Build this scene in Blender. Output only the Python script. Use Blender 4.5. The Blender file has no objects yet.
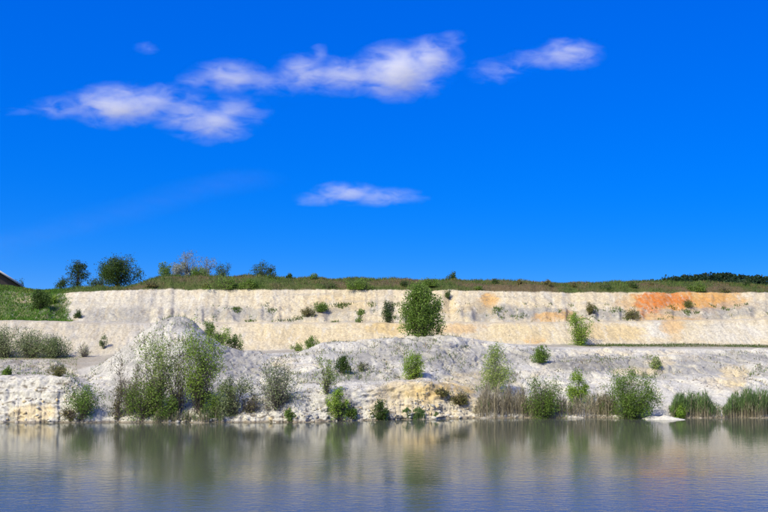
import bpy, math
import numpy as np
from mathutils import Vector

S = bpy.context.scene
COL = S.collection
rad = math.radians
# ------------------------------------------------------------------ camera
F = 1067.0                       # focal length in photo pixels (768 wide)
CAMZ = 6.4
PITCH = math.atan(74.0 / F)
cam = bpy.data.cameras.new('camera')
cam.sensor_width = 36.0
cam.lens = F / 768 * 36.0
cam.clip_start = 0.5
cam.clip_end = 30000
camo = bpy.data.objects.new('camera', cam)
COL.objects.link(camo)
camo.location = (0, 0, CAMZ)
camo.rotation_euler = (math.pi / 2 + PITCH, 0, 0)
S.camera = camo
# ------------------------------------------------------------------ sky, sun
SKY_LIFT, SKY_GAMMA, SKY_SAT, SKY_SOFF, SKY_VAL, SKY_HUE, SKY_POW, SKY_DUST = 0.12, 2.4, 2.6, -1.21, 7.6, .005, .25, 3.0
SUN_EL, SUN_AZ = 47.0, 222.0     # azimuth clockwise from +Y
W = bpy.data.worlds.new('World')
S.world = W
W.use_nodes = True
wn = W.node_tree
bg = wn.nodes['Background']
sky = wn.nodes.new('ShaderNodeTexSky')
sky.sky_type = 'NISHITA'
sky.sun_disc = False
sky.sun_elevation = rad(SUN_EL)
sky.sun_rotation = rad(SUN_AZ)
sky.altitude = 200
sky.air_density = 1.0
sky.dust_density = SKY_DUST
sky.ozone_density = 3.0
# clear, very deep polarised blue: little brightening towards the horizon, whole sky alike
wtc = wn.nodes.new('ShaderNodeTexCoord')
wmp = wn.nodes.new('ShaderNodeMapping')
wmp.inputs['Location'].default_value = (0, 0, SKY_LIFT)
wn.links.new(wtc.outputs['Generated'], wmp.inputs['Vector'])
wnm = wn.nodes.new('ShaderNodeVectorMath'); wnm.operation = 'NORMALIZE'
wn.links.new(wmp.outputs[0], wnm.inputs[0])
wn.links.new(wnm.outputs[0], sky.inputs['Vector'])
wsc = wn.nodes.new('ShaderNodeVectorMath'); wsc.operation = 'SCALE'
wsc.inputs['Scale'].default_value = 0.18
wn.links.new(sky.outputs[0], wsc.inputs[0])
gm = wn.nodes.new('ShaderNodeGamma')
gm.inputs['Gamma'].default_value = SKY_GAMMA
wn.links.new(wsc.outputs[0], gm.inputs['Color'])
hsv = wn.nodes.new('ShaderNodeSeparateColor'); hsv.mode = 'HSV'
wn.links.new(gm.outputs[0], hsv.inputs[0])


def wmath(op, src, k, clamp=False):
    n = wn.nodes.new('ShaderNodeMath'); n.operation = op; n.use_clamp = clamp
    wn.links.new(src, n.inputs[0]); n.inputs[1].default_value = k
    return n.outputs[0]


rgb = wn.nodes.new('ShaderNodeCombineColor'); rgb.mode = 'HSV'
wn.links.new(wmath('ADD', hsv.outputs[0], SKY_HUE), rgb.inputs[0])
sm = wn.nodes.new('ShaderNodeMath'); sm.operation = 'SMOOTH_MIN'
wn.links.new(wmath('ADD', wmath('MULTIPLY', hsv.outputs[1], SKY_SAT), SKY_SOFF), sm.inputs[0])
sm.inputs[1].default_value = 1.0; sm.inputs[2].default_value = 0.16
wn.links.new(wmath('MAXIMUM', sm.outputs[0], 0.0), rgb.inputs[1])
wn.links.new(wmath('MULTIPLY', wmath("POWER", hsv.outputs[2], SKY_POW), SKY_VAL), rgb.inputs[2])
wn.links.new(rgb.outputs[0], bg.inputs[0])
bg.inputs[1].default_value = 0.15
sl = bpy.data.lights.new('sun', 'SUN')
sl.energy = 4.3
sl.angle = rad(0.53)
sl.color = (1.0, 0.93, 0.78)
so = bpy.data.objects.new('sun', sl)
COL.objects.link(so)
sdir = Vector((math.sin(rad(SUN_AZ)) * math.cos(rad(SUN_EL)), math.cos(rad(SUN_AZ)) * math.cos(rad(SUN_EL)), math.sin(rad(SUN_EL))))
so.rotation_euler = sdir.to_track_quat('Z', 'Y').to_euler()
so.location = (-60, -60, 90)
S.view_settings.view_transform = 'Standard'
S.view_settings.look = 'None'
S.view_settings.gamma = 1.0
S.view_settings.exposure = 0.0
S.render.engine = 'CYCLES'
S.cycles.max_bounces = 8
S.cycles.volume_bounces = 6
S.cycles.volume_step_rate = 0.18
S.cycles.volume_max_steps = 256
S.cycles.use_denoising = True

# ------------------------------------------------------------------ helpers
RNG = np.random.default_rng(11)
_perm = np.random.default_rng(5).permutation(256).astype(np.int32)
_perm = np.concatenate([_perm, _perm, _perm])
_g3 = np.random.default_rng(6).normal(size=(256, 3)).astype(np.float32)
_g3 /= np.linalg.norm(_g3, axis=1, keepdims=True)


def pn(x, y, z=None):
    """gradient noise about -1..1 (2D or 3D)"""
    x = np.asarray(x, np.float32); y = np.asarray(y, np.float32)
    xi = np.floor(x).astype(np.int32); yi = np.floor(y).astype(np.int32)
    xf = x - xi; yf = y - yi
    sx = xf * xf * (3 - 2 * xf); sy = yf * yf * (3 - 2 * yf)
    xi &= 255; yi &= 255
    if z is None:
        r = 0
        for i in (0, 1):
            for j in (0, 1):
                g = _g3[_perm[_perm[xi + i] + yi + j]]
                r = r + (sx if i else 1 - sx) * (sy if j else 1 - sy) * (g[..., 0] * (xf - i) + g[..., 1] * (yf - j))
        return r * 2.0
    z = np.asarray(z, np.float32)
    zi = np.floor(z).astype(np.int32); zf = z - zi
    sz = zf * zf * (3 - 2 * zf); zi &= 255
    r = 0
    for i in (0, 1):
        for j in (0, 1):
            h = _perm[_perm[xi + i] + yi + j]
            for k in (0, 1):
                g = _g3[_perm[h + zi + k]]
                r = r + (sx if i else 1 - sx) * (sy if j else 1 - sy) * (sz if k else 1 - sz) * \
                    (g[..., 0] * (xf - i) + g[..., 1] * (yf - j) + g[..., 2] * (zf - k))
    return r * 1.7


def fbm(x, y, z=None, o=4, g=0.5):
    r = 0; a = 1.0; f = 1.0; t = 0
    for i in range(o):
        r = r + a * pn(x * f + 17.3 * i, y * f + 5.1 * i, None if z is None else z * f + 3.7 * i)
        t += a; a *= g; f *= 2.03
    return r / t * 1.4


def sst(a, b, x):
    t = np.clip((x - a) / (b - a), 0, 1)
    return t * t * (3 - 2 * t)


def mesh_np(name, v, faces, col=None, smooth=False):
    """faces: (n,3) or (n,4) int array"""
    me = bpy.data.meshes.new(name)
    v = np.ascontiguousarray(v, np.float32); faces = np.ascontiguousarray(faces, np.int32)
    n, k = faces.shape
    me.vertices.add(len(v)); me.vertices.foreach_set('co', v.ravel())
    me.loops.add(n * k); me.loops.foreach_set('vertex_index', faces.ravel())
    me.polygons.add(n)
    me.polygons.foreach_set('loop_start', np.arange(0, n * k, k, dtype=np.int32))
    me.polygons.foreach_set('loop_total', np.full(n, k, np.int32))
    if smooth:
        me.polygons.foreach_set('use_smooth', np.ones(n, bool))
    if col is not None:
        a = me.color_attributes.new('Col', 'FLOAT_COLOR', 'POINT')
        c = np.ones((len(v), 4), np.float32); c[:, :3] = col
        a.data.foreach_set('color', c.ravel())
    me.update(calc_edges=True)
    me.validate()
    return me


def add(name, me, mat=None, parent=None, label=None, cat=None, group=None, kind=None):
    o = bpy.data.objects.new(name, me)
    COL.objects.link(o)
    if me is not None and mat is not None and not me.materials:
        me.materials.append(mat)
    if parent is not None:
        o.parent = parent
    for k, val in (('label', label), ('category', cat), ('group', group), ('kind', kind)):
        if val:
            o[k] = val
    return o


def ray(u, v):
    a = (np.asarray(u) - 384.0) / F; b = (256.0 - np.asarray(v)) / F
    Y = math.cos(PITCH) - math.sin(PITCH) * b
    Z = math.sin(PITCH) + math.cos(PITCH) * b
    return a / Y, Z / Y            # x per metre of depth, z per metre of depth


def at(u, v, d):
    x, z = ray(u, v)
    return np.array([x * d, d, CAMZ + z * d])


def height(v, d):
    return CAMZ + ray(384, v)[1] * d


def project(p):
    x = p[..., 0]; y = p[..., 1]; z = p[..., 2] - CAMZ
    fw = y * math.cos(PITCH) + z * math.sin(PITCH)
    up = -y * math.sin(PITCH) + z * math.cos(PITCH)
    return 384 + F * x / fw, 256 - F * up / fw


# ------------------------------------------------------------------ materials
def mat_attr(name, rough=0.95, var=0.15, scale=9.0, bump=0.0, bscale=14.0, trans=0.0, spec=0.15, bdist=0.05, speck=0.0):
    m = bpy.data.materials.new(name)
    m.use_nodes = True
    nt = m.node_tree
    b = nt.nodes['Principled BSDF']
    b.inputs['Roughness'].default_value = rough
    b.inputs['Specular IOR Level'].default_value = spec
    at_ = nt.nodes.new('ShaderNodeAttribute'); at_.attribute_name = 'Col'
    tc = nt.nodes.new('ShaderNodeTexCoord')
    nz = nt.nodes.new('ShaderNodeTexNoise')
    nz.inputs['Scale'].default_value = scale; nz.inputs['Detail'].default_value = 5
    nz.inputs['Roughness'].default_value = 0.65
    nt.links.new(tc.outputs['Object'], nz.inputs['Vector'])
    mr = nt.nodes.new('ShaderNodeMapRange')
    mr.inputs['From Min'].default_value = 0.25; mr.inputs['From Max'].default_value = 0.75
    mr.inputs['To Min'].default_value = 1 - var; mr.inputs['To Max'].default_value = 1 + var
    nt.links.new(nz.outputs['Fac'], mr.inputs['Value'])
    mx = nt.nodes.new('ShaderNodeVectorMath'); mx.operation = 'SCALE'
    nt.links.new(at_.outputs['Color'], mx.inputs[0]); nt.links.new(mr.outputs[0], mx.inputs['Scale'])
    out = mx.outputs[0]
    if speck:
        vz = nt.nodes.new('ShaderNodeTexVoronoi'); vz.inputs['Scale'].default_value = 9.0
        vz.inputs['Randomness'].default_value = 1.0
        nt.links.new(tc.outputs['Object'], vz.inputs['Vector'])
        m2 = nt.nodes.new('ShaderNodeMapRange')
        m2.inputs['From Min'].default_value = 0.1; m2.inputs['From Max'].default_value = 0.9
        m2.inputs['To Min'].default_value = 1 - speck; m2.inputs['To Max'].default_value = 1 + speck
        sp = nt.nodes.new('ShaderNodeSeparateColor')
        nt.links.new(vz.outputs['Color'], sp.inputs[0]); nt.links.new(sp.outputs[0], m2.inputs['Value'])
        my = nt.nodes.new('ShaderNodeVectorMath'); my.operation = 'SCALE'
        nt.links.new(out, my.inputs[0]); nt.links.new(m2.outputs[0], my.inputs['Scale'])
        out = my.outputs[0]
    nt.links.new(out, b.inputs['Base Color'])
    if bump:
        n2 = nt.nodes.new('ShaderNodeTexNoise')
        n2.inputs['Scale'].default_value = bscale; n2.inputs['Detail'].default_value = 6
        n2.inputs['Roughness'].default_value = 0.7
        nt.links.new(tc.outputs['Object'], n2.inputs['Vector'])
        bp = nt.nodes.new('ShaderNodeBump')
        bp.inputs['Strength'].default_value = bump; bp.inputs['Distance'].default_value = bdist
        nt.links.new(n2.outputs['Fac'], bp.inputs['Height'])
        nt.links.new(bp.outputs[0], b.inputs['Normal'])
    if trans:
        tr = nt.nodes.new('ShaderNodeBsdfTranslucent')
        nt.links.new(out, tr.inputs['Color'])
        mix = nt.nodes.new('ShaderNodeMixShader'); mix.inputs[0].default_value = trans
        nt.links.new(b.outputs[0], mix.inputs[1]); nt.links.new(tr.outputs[0], mix.inputs[2])
        nt.links.new(mix.outputs[0], nt.nodes['Material Output'].inputs['Surface'])
    return m


def mat_plain(name, c, rough=0.8, var=0.2, scale=6.0, bump=0.3):
    m = mat_attr(name, rough, var, scale, bump, scale * 2)
    nt = m.node_tree
    a = [n for n in nt.nodes if n.type == 'ATTRIBUTE'][0]
    rgb = nt.nodes.new('ShaderNodeRGB'); rgb.outputs[0].default_value = (*c, 1)
    for l in list(a.outputs['Color'].links):
        nt.links.new(rgb.outputs[0], l.to_socket)
    nt.nodes.remove(a)
    return m


M_EARTH = mat_attr('chalky_earth', 0.97, 0.22, 7.0, 0.4, 18.0, spec=0.08, bdist=0.035, speck=0.12)
M_SOIL = mat_attr('plateau_soil', 0.97, 0.25, 2.0, 0.5, 6.0, spec=0.05)
M_ROCK = mat_attr('pale_rock', 0.95, 0.2, 4.0, 0.5, 9.0, spec=0.1)
M_LEAF = mat_attr('leaf', 0.55, 0.1, 3.0, trans=0.48, spec=0.3)
M_BARK = mat_attr('bark', 0.9, 0.25, 12.0, spec=0.1)
M_GRASS = mat_attr('grass_blade', 0.7, 0.1, 2.0, trans=0.3, spec=0.2)

# ------------------------------------------------------------------ the quarry terrain
# per photo column: knots (depth, photo row), front to back; rows 2..8
T = [
 (-400, (77, 377), (84, 373), (90, 368), (96, 362), (99, 360), (102, 357), (108, 318)),
 (0,    (77, 376), (84, 372), (90, 367), (96, 361), (99, 359), (102, 357), (108, 320.5)),
 (55,   (77, 376), (84, 372), (90, 367), (96, 361), (99, 359), (102, 357), (108, 321)),
 (80,   (77, 384), (80, 382), (83, 380), (85, 378), (92, 366), (102, 356), (108, 322)),
 (100,  (76, 405), (79, 389), (83, 377), (87, 365), (94, 364), (102, 356), (108, 323)),
 (125,  (76, 408), (79, 389), (84, 364), (88.5, 344), (95, 362), (102, 353), (108, 323.5)),
 (148,  (76, 409), (79, 388), (85, 352), (90, 321), (97, 357), (103, 352), (108.5, 323.5)),
 (163,  (76, 409), (79, 388), (85, 350), (90.5, 312.5), (97, 355), (103, 352), (108.5, 323)),
 (178,  (76, 409), (79, 388), (85, 350), (91, 309), (98, 352), (103.5, 350), (109, 323)),
 (192,  (76, 408), (79, 387), (85, 352), (91, 314.5), (98, 351), (103.5, 350), (109, 323)),
 (205,  (76, 407), (79, 386), (85, 358), (91, 328), (98, 351), (103.5, 350), (109, 323)),
 (220,  (76, 405), (80, 385), (86, 362), (92, 342), (98, 352), (104, 350.5), (109.5, 323)),
 (240,  (77, 398), (80.5, 384), (87, 364), (93, 350), (99, 353), (104, 351), (109.5, 323)),
 (270,  (77, 396), (81, 384), (88, 366), (95, 354.5), (100, 353), (104.5, 350.5), (109.5, 323)),
 (298,  (77, 393), (81, 383), (88, 365), (95, 354), (100, 352), (105, 350), (109.5, 323)),
 (320,  (77, 391), (81, 382), (88, 362), (96, 343.5), (101, 350), (105, 348), (109.5, 323)),
 (360,  (77.5, 390), (82, 380), (89, 359), (97, 338), (102, 347), (105.5, 346), (109.5, 322.5)),
 (400,  (79, 384), (83, 377), (90, 357), (98, 336), (102, 346), (105.5, 346), (109.5, 322.5)),
 (425,  (79, 382), (83, 377), (90, 357), (98, 335), (102, 346), (105.5, 346), (109.5, 322.5)),
 (450,  (79.5, 389), (84, 379), (91, 356), (98, 333), (102, 346), (105.5, 346), (109.5, 322.5)),
 (480,  (80, 399), (84, 384), (91, 359), (99, 336), (103, 346), (106, 346), (110, 322.5)),
 (510,  (80, 405), (84, 387), (92, 361), (99, 342), (103, 346), (106, 345), (110, 322.5)),
 (545,  (80.5, 407), (85, 388), (93, 363), (100, 348), (103, 346.5), (106, 344.5), (110, 322.5)),
 (600,  (80.5, 406), (85, 387), (93, 363), (101, 349.5), (104, 347.5), (107, 344.5), (111, 322)),
 (680,  (80.7, 405), (85.5, 387), (93.5, 363), (101.5, 350), (104.5, 348), (107.5, 344), (111.5, 320.5)),
 (768,  (81, 404), (86, 387), (94, 363), (102, 351), (105, 348.5), (108, 345.5), (112, 319)),
 (1170, (81, 404), (86, 387), (94, 363), (102, 351), (105, 348.5), (108, 345.5), (112, 315)),
]
SHORE = ([-400, 0, 300, 390, 480, 560, 768, 1170], [74.3, 74.4, 74.6, 76.8, 78.2, 78.4, 78.4, 78.4])
TOPV = ([-400, 0, 25, 50, 70, 95, 130, 200, 390, 480, 530, 600, 768, 1170], [286, 290, 293, 295, 293, 291.5, 290.3, 290.8, 290.8, 291.5, 293.3, 293.4, 293, 292])
TOPRUN = ([-400, 0, 45, 70, 1170], [9, 9, 8, 6.0, 6.0])
CRESTV = ([-400, -60, 0, 22, 40, 58, 78, 115, 133, 150, 170, 230, 300, 385, 450, 520, 590, 640, 700, 768, 1170],
          [276, 280, 287, 289.5, 291.5, 290, 288, 288, 284, 278, 275.5, 276.5, 276.5, 279, 280, 281, 282.5, 282.5, 283, 285, 286])

uc = np.concatenate([np.linspace(-1300, -200, 45)[:-1], np.linspace(-200, -60, 60)[:-1], np.arange(-60, 828.5, 0.9),
                     np.linspace(828.5, 968, 60)[1:], np.linspace(968, 2068, 45)[1:]])
NU = len(uc)
ua = np.array([t[0] for t in T], float)


def smooth1(a, n):
    for _ in range(n):
        b = np.concatenate([a[:1], a, a[-1:]])
        a = (b[:-2] + 2 * b[1:-1] + b[2:]) / 4
    return a


uf = np.arange(-1300, 2069, 2.0)


def lat(xs, ys, n=24):
    return np.interp(uc, uf, smooth1(np.interp(uf, xs, ys), n))


K = 16
KD = np.zeros((K, NU)); KH = np.zeros((K, NU))
sh = lat(*SHORE) + 0.5 * fbm(uc / 16.0, uc * 0 + 3.3, o=4, g=.6)
KD[0] = sh - 9; KH[0] = -2.6
KD[1] = sh; KH[1] = -0.03
for k in range(2, 9):
    dd = lat(ua, [t[k - 1][0] for t in T], 10); vv = lat(ua, [t[k - 1][1] for t in T], 10)
    KD[k] = dd; KH[k] = height(vv, dd)
KH[8] += .09 * fbm(uc / 26., uc * 0 + 1.7, o=4, g=.6)
KD[8] += .45 * fbm(uc / 34., uc * 0 + 11.7, o=3)
KD[9] = KD[8] + 4.5; KH[9] = KH[8] + 0.1
KD[10] = KD[9] + lat(*TOPRUN); KH[10] = height(lat(*TOPV, 6), KD[10])
KH[10] += .16 * fbm(uc / 20., uc * 0 + 2.9, o=4, g=.65)
KD[10] += 0.5 * fbm(uc / 30., uc * 0 + 21.7, o=4)
cv = lat(*CRESTV, 8)
KD[12] = KD[10] + 6; KH[12] = height(cv, KD[12])
KH[12] += .22 * fbm(uc / 38., uc * 0 + 12.9, o=4, g=.55)
KD[11] = KD[10] + 1.6; KH[11] = KH[10] * 0.5 + KH[12] * 0.5
KD[13] = 165; KH[13] = KH[12] + 0.2
KD[14] = 420; KH[14] = 13.0
KD[15] = 2500; KH[15] = 13.0
SEG = [14, 52, 66, 66, 58, 10, 16, 58, 10, 58, 16, 18, 10, 8, 6]
kt = np.concatenate([np.arange(n) / n + i for i, n in enumerate(SEG)] + [[15.0]])
NR = len(kt)
D = np.empty((NR, NU)); H = np.empty((NR, NU))
i0 = np.minimum(kt.astype(int), K - 2); fr = (kt - i0)[:, None]
D[:] = KD[i0] * (1 - fr) + KD[i0 + 1] * fr
H[:] = KH[i0] * (1 - fr) + KH[i0 + 1] * fr


def rowsmooth(A, n, k0, k1, hold=()):
    m = (kt > k0) & (kt < k1)
    for _ in range(n):
        B = A.copy()
        B[1:-1] = (A[:-2] + 2 * A[1:-1] + A[2:]) / 4
        A[m] = B[m]
    return A


for A in (D, H):
    rowsmooth(A, 40, 1.6, 5.3)
    rowsmooth(A, 6, 5.0, 13)
X = ((uc - 384) / F / 1.0035)[None, :] * D
P = np.stack([X, D, H], -1)
U2 = np.broadcast_to(uc[None, :], D.shape)
KT = np.broadcast_to(kt[:, None], D.shape)
du = np.gradient(P, axis=1); dr = np.gradient(P, axis=0)
Nn = np.cross(du, dr); Nn /= np.linalg.norm(Nn, axis=-1, keepdims=True) + 1e-9
slen = np.cumsum(np.linalg.norm(np.diff(P, axis=0, prepend=P[:1]), axis=-1), axis=0)
_, V2 = project(P)
win = lambda a, b, c, d: sst(a, b, KT) * (1 - sst(c, d, KT))
w_bank = win(0.6, 1.1, 1.9, 2.4)
w_spoil = win(1.7, 2.4, 4.9, 5.4)
w_low = win(6.7, 7.05, 7.8, 8.1)
w_up = win(8.9, 9.05, 9.85, 10.1)
w_top = win(10.0, 10.6, 13, 14)
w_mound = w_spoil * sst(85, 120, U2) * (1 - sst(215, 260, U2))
# bends of the big shapes
n_big = fbm(X / 7.0, D / 7.0, H / 5.0, o=3)
n_mid = fbm(X / 1.9 + 9, D / 1.9, H / 1.9, o=4, g=0.55)
n_fine = fbm(X / 0.5 + 4, D / 0.5, H / 0.5, o=3, g=0.6)
# rills run down the slopes: across = along the column axis, stretched along the slope
warp = 0.5 * n_mid
rill = 1 - np.abs(fbm(X / 1.25 + warp + slen * .35 * (KT > 6.5), slen / 6.0, o=3, g=0.55)) * 2.2
rill2 = 1 - np.abs(fbm(X / 0.55 + warp * 1.3 + 40, slen / 5.0, o=3, g=0.6)) * 2.2
ter = np.abs(fbm(X / 2.6 + 70, D / 2.6, H / 0.8, o=4, g=0.55))
leftcl = w_bank * (1 - sst(75, 110, U2))
midcl = w_bank * sst(220, 260, U2) * (1 - sst(470, 500, U2))
crag = 1 - np.abs(fbm(X / 0.8 + 12, D / 0.8, H / 0.6, o=4, g=0.55)) * 2.0          # sharp crests
crag2 = 1 - np.abs(fbm(X / 0.28 + 12, D / 0.28, H / 0.28, o=2, g=0.6)) * 2.0
grain = fbm(X / 0.22, D / 0.22, H / 0.22, o=2, g=0.7)
disp = np.zeros_like(D)
strata_d = fbm(X / 9.0, H / 0.4 + 0.3 * n_mid, o=3, g=.6)
n_hum = fbm(X / 4.2 + 77, D / 5.5, o=3, g=.5)
gully = np.clip(1 - np.abs(fbm(X / 3.6 + .5 * n_mid + X * 0 + slen / 14., slen / 7.0, o=2)) * 3.2, 0, 1)
lay = fbm(X / 1.5 + 3, D / 1.5, H / 0.42, o=4, g=.55)                    # broken layers in the shore cliffs
blk = np.round(fbm(X / 1.1 + 45, D / 1.1, H / 0.7, o=2) * 3.5) / 3.5        # blocky breaks
disp += (leftcl + midcl) * (0.40 * ter - 0.1 + 0.12 * lay + 0.15 * blk + 0.03 * crag)
disp += (w_bank - leftcl - midcl) * (0.10 * n_mid + 0.05 * n_fine)
disp += w_spoil * (1 - w_mound) * sst(2.2, 3.0, KT) * (0.34 * n_hum - 0.30 * gully ** 1.5)
disp += w_spoil * (0.22 * n_big + 0.04 * n_mid + 0.006 * n_fine - 0.10 * np.clip(rill, 0, 1) ** 4 * sst(2.6, 3.6, KT))
disp += w_spoil * (1 - w_mound) * sst(-.1, .5, n_big) * 0.035 * crag
disp -= w_mound * 0.03 * np.clip(rill2, 0, 1) ** 3
disp += w_low * (0.07 * n_mid - 0.05 * np.clip(rill, 0, 1) ** 3 - 0.03 * np.clip(rill2, 0, 1) ** 2 + .03 * strata_d)
disp += w_up * (0.10 * n_mid + .12 * crag * sst(0, .5, n_big) + .06 * blk - 0.04 * np.clip(rill, 0, 1) ** 3 - 0.015 * np.clip(rill2, 0, 1) ** 2 + .05 * strata_d)
gul = w_up * np.exp(-((U2 - 450) / 4.5) ** 2) * 0.5
talus = win(8.9, 9.0, 9.25, 9.55) * sst(-0.1, 0.4, fbm(U2 / 25.0, U2 * 0 + 8, o=3))
disp += talus * (0.35 + .12 * crag) - gul
disp += w_top * (0.25 * n_big + 0.10 * n_mid)
disp += win(.85, .98, 1.15, 1.35) * (.08 * crag + .10 * lay)
disp += win(5.2, 5.6, 6.7, 7.0) * 0.06 * n_mid + win(2, 2.3, 5, 6) * (1 - sst(60, 80, U2)) * 0.03 * n_fine
P = P + Nn * disp[..., None]
PU, PV = project(P)

# ---------- earth colours (albedo: chalk, sandy clay, grey gravel, ochre, rust; mound flank also holds painted shade)
WHITE = np.array([.565, .535, .45]); CREAM = np.array([.60, .485, .28]); GREY = np.array([.315, .30, .262]); BUFF = np.array([.44, .36, .23])
DKGREY = np.array([.15, .135, .115]); AMBER = np.array([.57, .33, .11]); RUST = np.array([.52, .165, .035]); OCHRE = np.array([.56, .39, .14])
SOIL = np.array([.13, .10, .055]); GSOIL = np.array([.06, .10, .022]); MUD = np.array([.24, .19, .13])


def mixc(c, m, t):
    t = np.clip(t, 0, 1)[..., None]
    return c * (1 - t) + m * t


nA = fbm(X / 5.0, D / 5.0, H / 3.0 + 20, o=4)
nB = fbm(X / 1.6 + 31, D / 1.6, H / 1.6, o=4, g=0.6)
nC = fbm(X / 0.45 + 3, D / 0.45, H / 0.45, o=2)
streak = fbm(X / 0.9 + warp, slen / 5.0 + 50, o=4, g=0.6)
strata = fbm(X / 14.0, H / 0.55 + 0.4 * n_mid, o=3)


ragU = 9 * fbm(X / 1.3 + 5, D / 1.3, H / 1.3, o=3, g=.6) + 3.5 * streak
ragV = 4 * fbm(X / 1.7 + 55, D / 1.7, H / 1.0, o=3, g=.6)
patchy = fbm(X / 0.6 + 90 + warp, slen / 2.4, o=4, g=0.65)


def blob(u, v, ru, rv, e=0.5):
    """stain with a ragged outline, broken up inside"""
    d2 = ((PU + ragU * min(1, ru / 18) - u) / ru) ** 2 + ((PV + ragV * min(1, rv / 8) - v) / rv) ** 2
    return (1 - sst(0.35, 1.35, d2 + e * nB)) * (0.6 + 0.4 * sst(-.5, .1, patchy + .5 * (1 - d2)))


C = np.broadcast_to(WHITE, P.shape).copy()
# spoil slope
sp = win(1.2, 2.0, 5.2, 5.8)
C = mixc(C, GREY, sp * sst(-0.1, 0.5, nA + 0.5 * streak + 0.25 * nB) * 0.8)
C = mixc(C, DKGREY, sp * sst(0.45, 0.9, nB + 0.3 * nC) * 0.5)
C = mixc(C, CREAM, sp * sst(0.25, 0.8, -nA + 0.4 * nB) * 0.45)
for b in ((470, 365, 50, 14, GREY, .7), (420, 352, 70, 12, GREY, .75), (230, 362, 40, 16, GREY, .8), (250, 372, 50, 10, GREY, .5), (360, 372, 40, 10, GREY, .7),
          (600, 364, 60, 9, GREY, 1), (585, 365, 40, 6, DKGREY, .35), (690, 367, 55, 10, GREY, .75), (730, 358, 60, 6, GREY, .6), (540, 356, 40, 8, GREY, .5), (480, 380, 40, 8, BUFF, .6), (470, 395, 26, 7, DKGREY, .45),
          (735, 378, 16, 13, CREAM, .8), (660, 362, 14, 6, CREAM, .5), (640, 372, 30, 4, CREAM, .5),
          (440, 391, 34, 10, OCHRE, .75), (408, 398, 34, 20, CREAM, .8), (452, 404, 28, 14, CREAM, .7), (425, 394, 18, 8, OCHRE, .5)):
    C = mixc(C, b[4], blob(*b[:4]) * sp * b[5])
C = mixc(C, GREY, w_mound * (sst(-0.2, 0.5, streak) * 0.55 + 0.25 * sst(185, 215, PU)))  # grey gravel streaks, plus shade painted over the mound's right flank
C = mixc(C, DKGREY, win(1.1, 1.4, 5, 5.3) * sst(0.55, 0.8, nC * 0.8 + 0.35 * nB) * 0.6)
# shoreline cliffs
C = mixc(C, WHITE * 1.05, leftcl * 0.8)
C = mixc(C, GREY, leftcl * sst(0.2, 0.6, nB) * 0.45 + midcl * sst(0.0, 0.5, nB) * 0.55)
C = mixc(C, DKGREY, (leftcl + midcl) * sst(0.5, 0.8, nC + 0.3 * nB) * 0.75)
C = mixc(C, MUD * .6, (leftcl + midcl) * sst(.72, .92, fbm(X / .7 + 61, D / .7, H / .22, o=3, g=.6) + .5) * .85)
C = mixc(C, CREAM, blob(35, 412, 26, 10) * w_bank * 0.8)
for b in ((440, 391, 34, 8, OCHRE, .45), (405, 400, 40, 22, CREAM, .6), (452, 406, 36, 16, CREAM, .5), (428, 394, 22, 9, OCHRE, .45)):
    C = mixc(C, b[4], blob(*b[:4]) * win(.9, 1.1, 3, 3.6) * b[5])
C = mixc(C, MUD * .8, (1 - sst(.05, .16 , P[..., 2] + .06 * nB)) * (KT < 2) * .8)
# terrace on the left
ter_l = win(2.1, 2.3, 6.9, 7.1) * (1 - sst(70, 95, PU))
C = mixc(C, np.array([.40, .36, .29]), ter_l * 0.8)
C = mixc(C, SOIL, ter_l * sst(0.1, 0.6, nB + 0.4 * streak) * 0.6)
# ledge floors
fl = win(5.5, 5.9, 6.95, 7.08)
C = mixc(C, np.array([.30, .25, .17]), fl * (0.6 + .3 * nB))
C = mixc(C, GSOIL, fl * sst(6.1, 6.5, KT) * sst(540, 600, PU) * 0.5)
# lower face
lo = win(6.95, 7.1, 8.5, 8.9)
C = mixc(C, CREAM, lo * (0.25 + 0.75 * sst(140, 260, PU)) * (0.72 + 0.28 * nA))
C = mixc(C, WHITE, lo * sst(0.05, 0.6, nA - 0.3 * streak) * 0.55)
C = mixc(C, BUFF, lo * sst(0.2, 0.7, streak + 0.3 * strata) * 0.45)
C = mixc(C, BUFF, lo * .4 * (1 - sst(110, 170, PU)))
C = mixc(C, GREY, lo * sst(0.0, 0.5, nB + streak * .5) * 0.5 * (1 - sst(110, 170, PU)))
for b in ((300, 336, 50, 10, CREAM, .6), (365, 330, 40, 8, CREAM, .4), (392, 328, 26, 7, OCHRE, .6), (460, 328, 26, 6, AMBER, .5), (534, 339, 11, 5, AMBER, .8), (520, 332, 40, 9, CREAM, .8),
          (610, 332, 40, 9, OCHRE, .45), (655, 330, 16, 10, WHITE, .75), (672, 327, 12, 11, AMBER, .6), (735, 332, 46, 12, WHITE, .55)):
    C = mixc(C, b[4], blob(*b[:4]) * lo * b[5])
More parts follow.
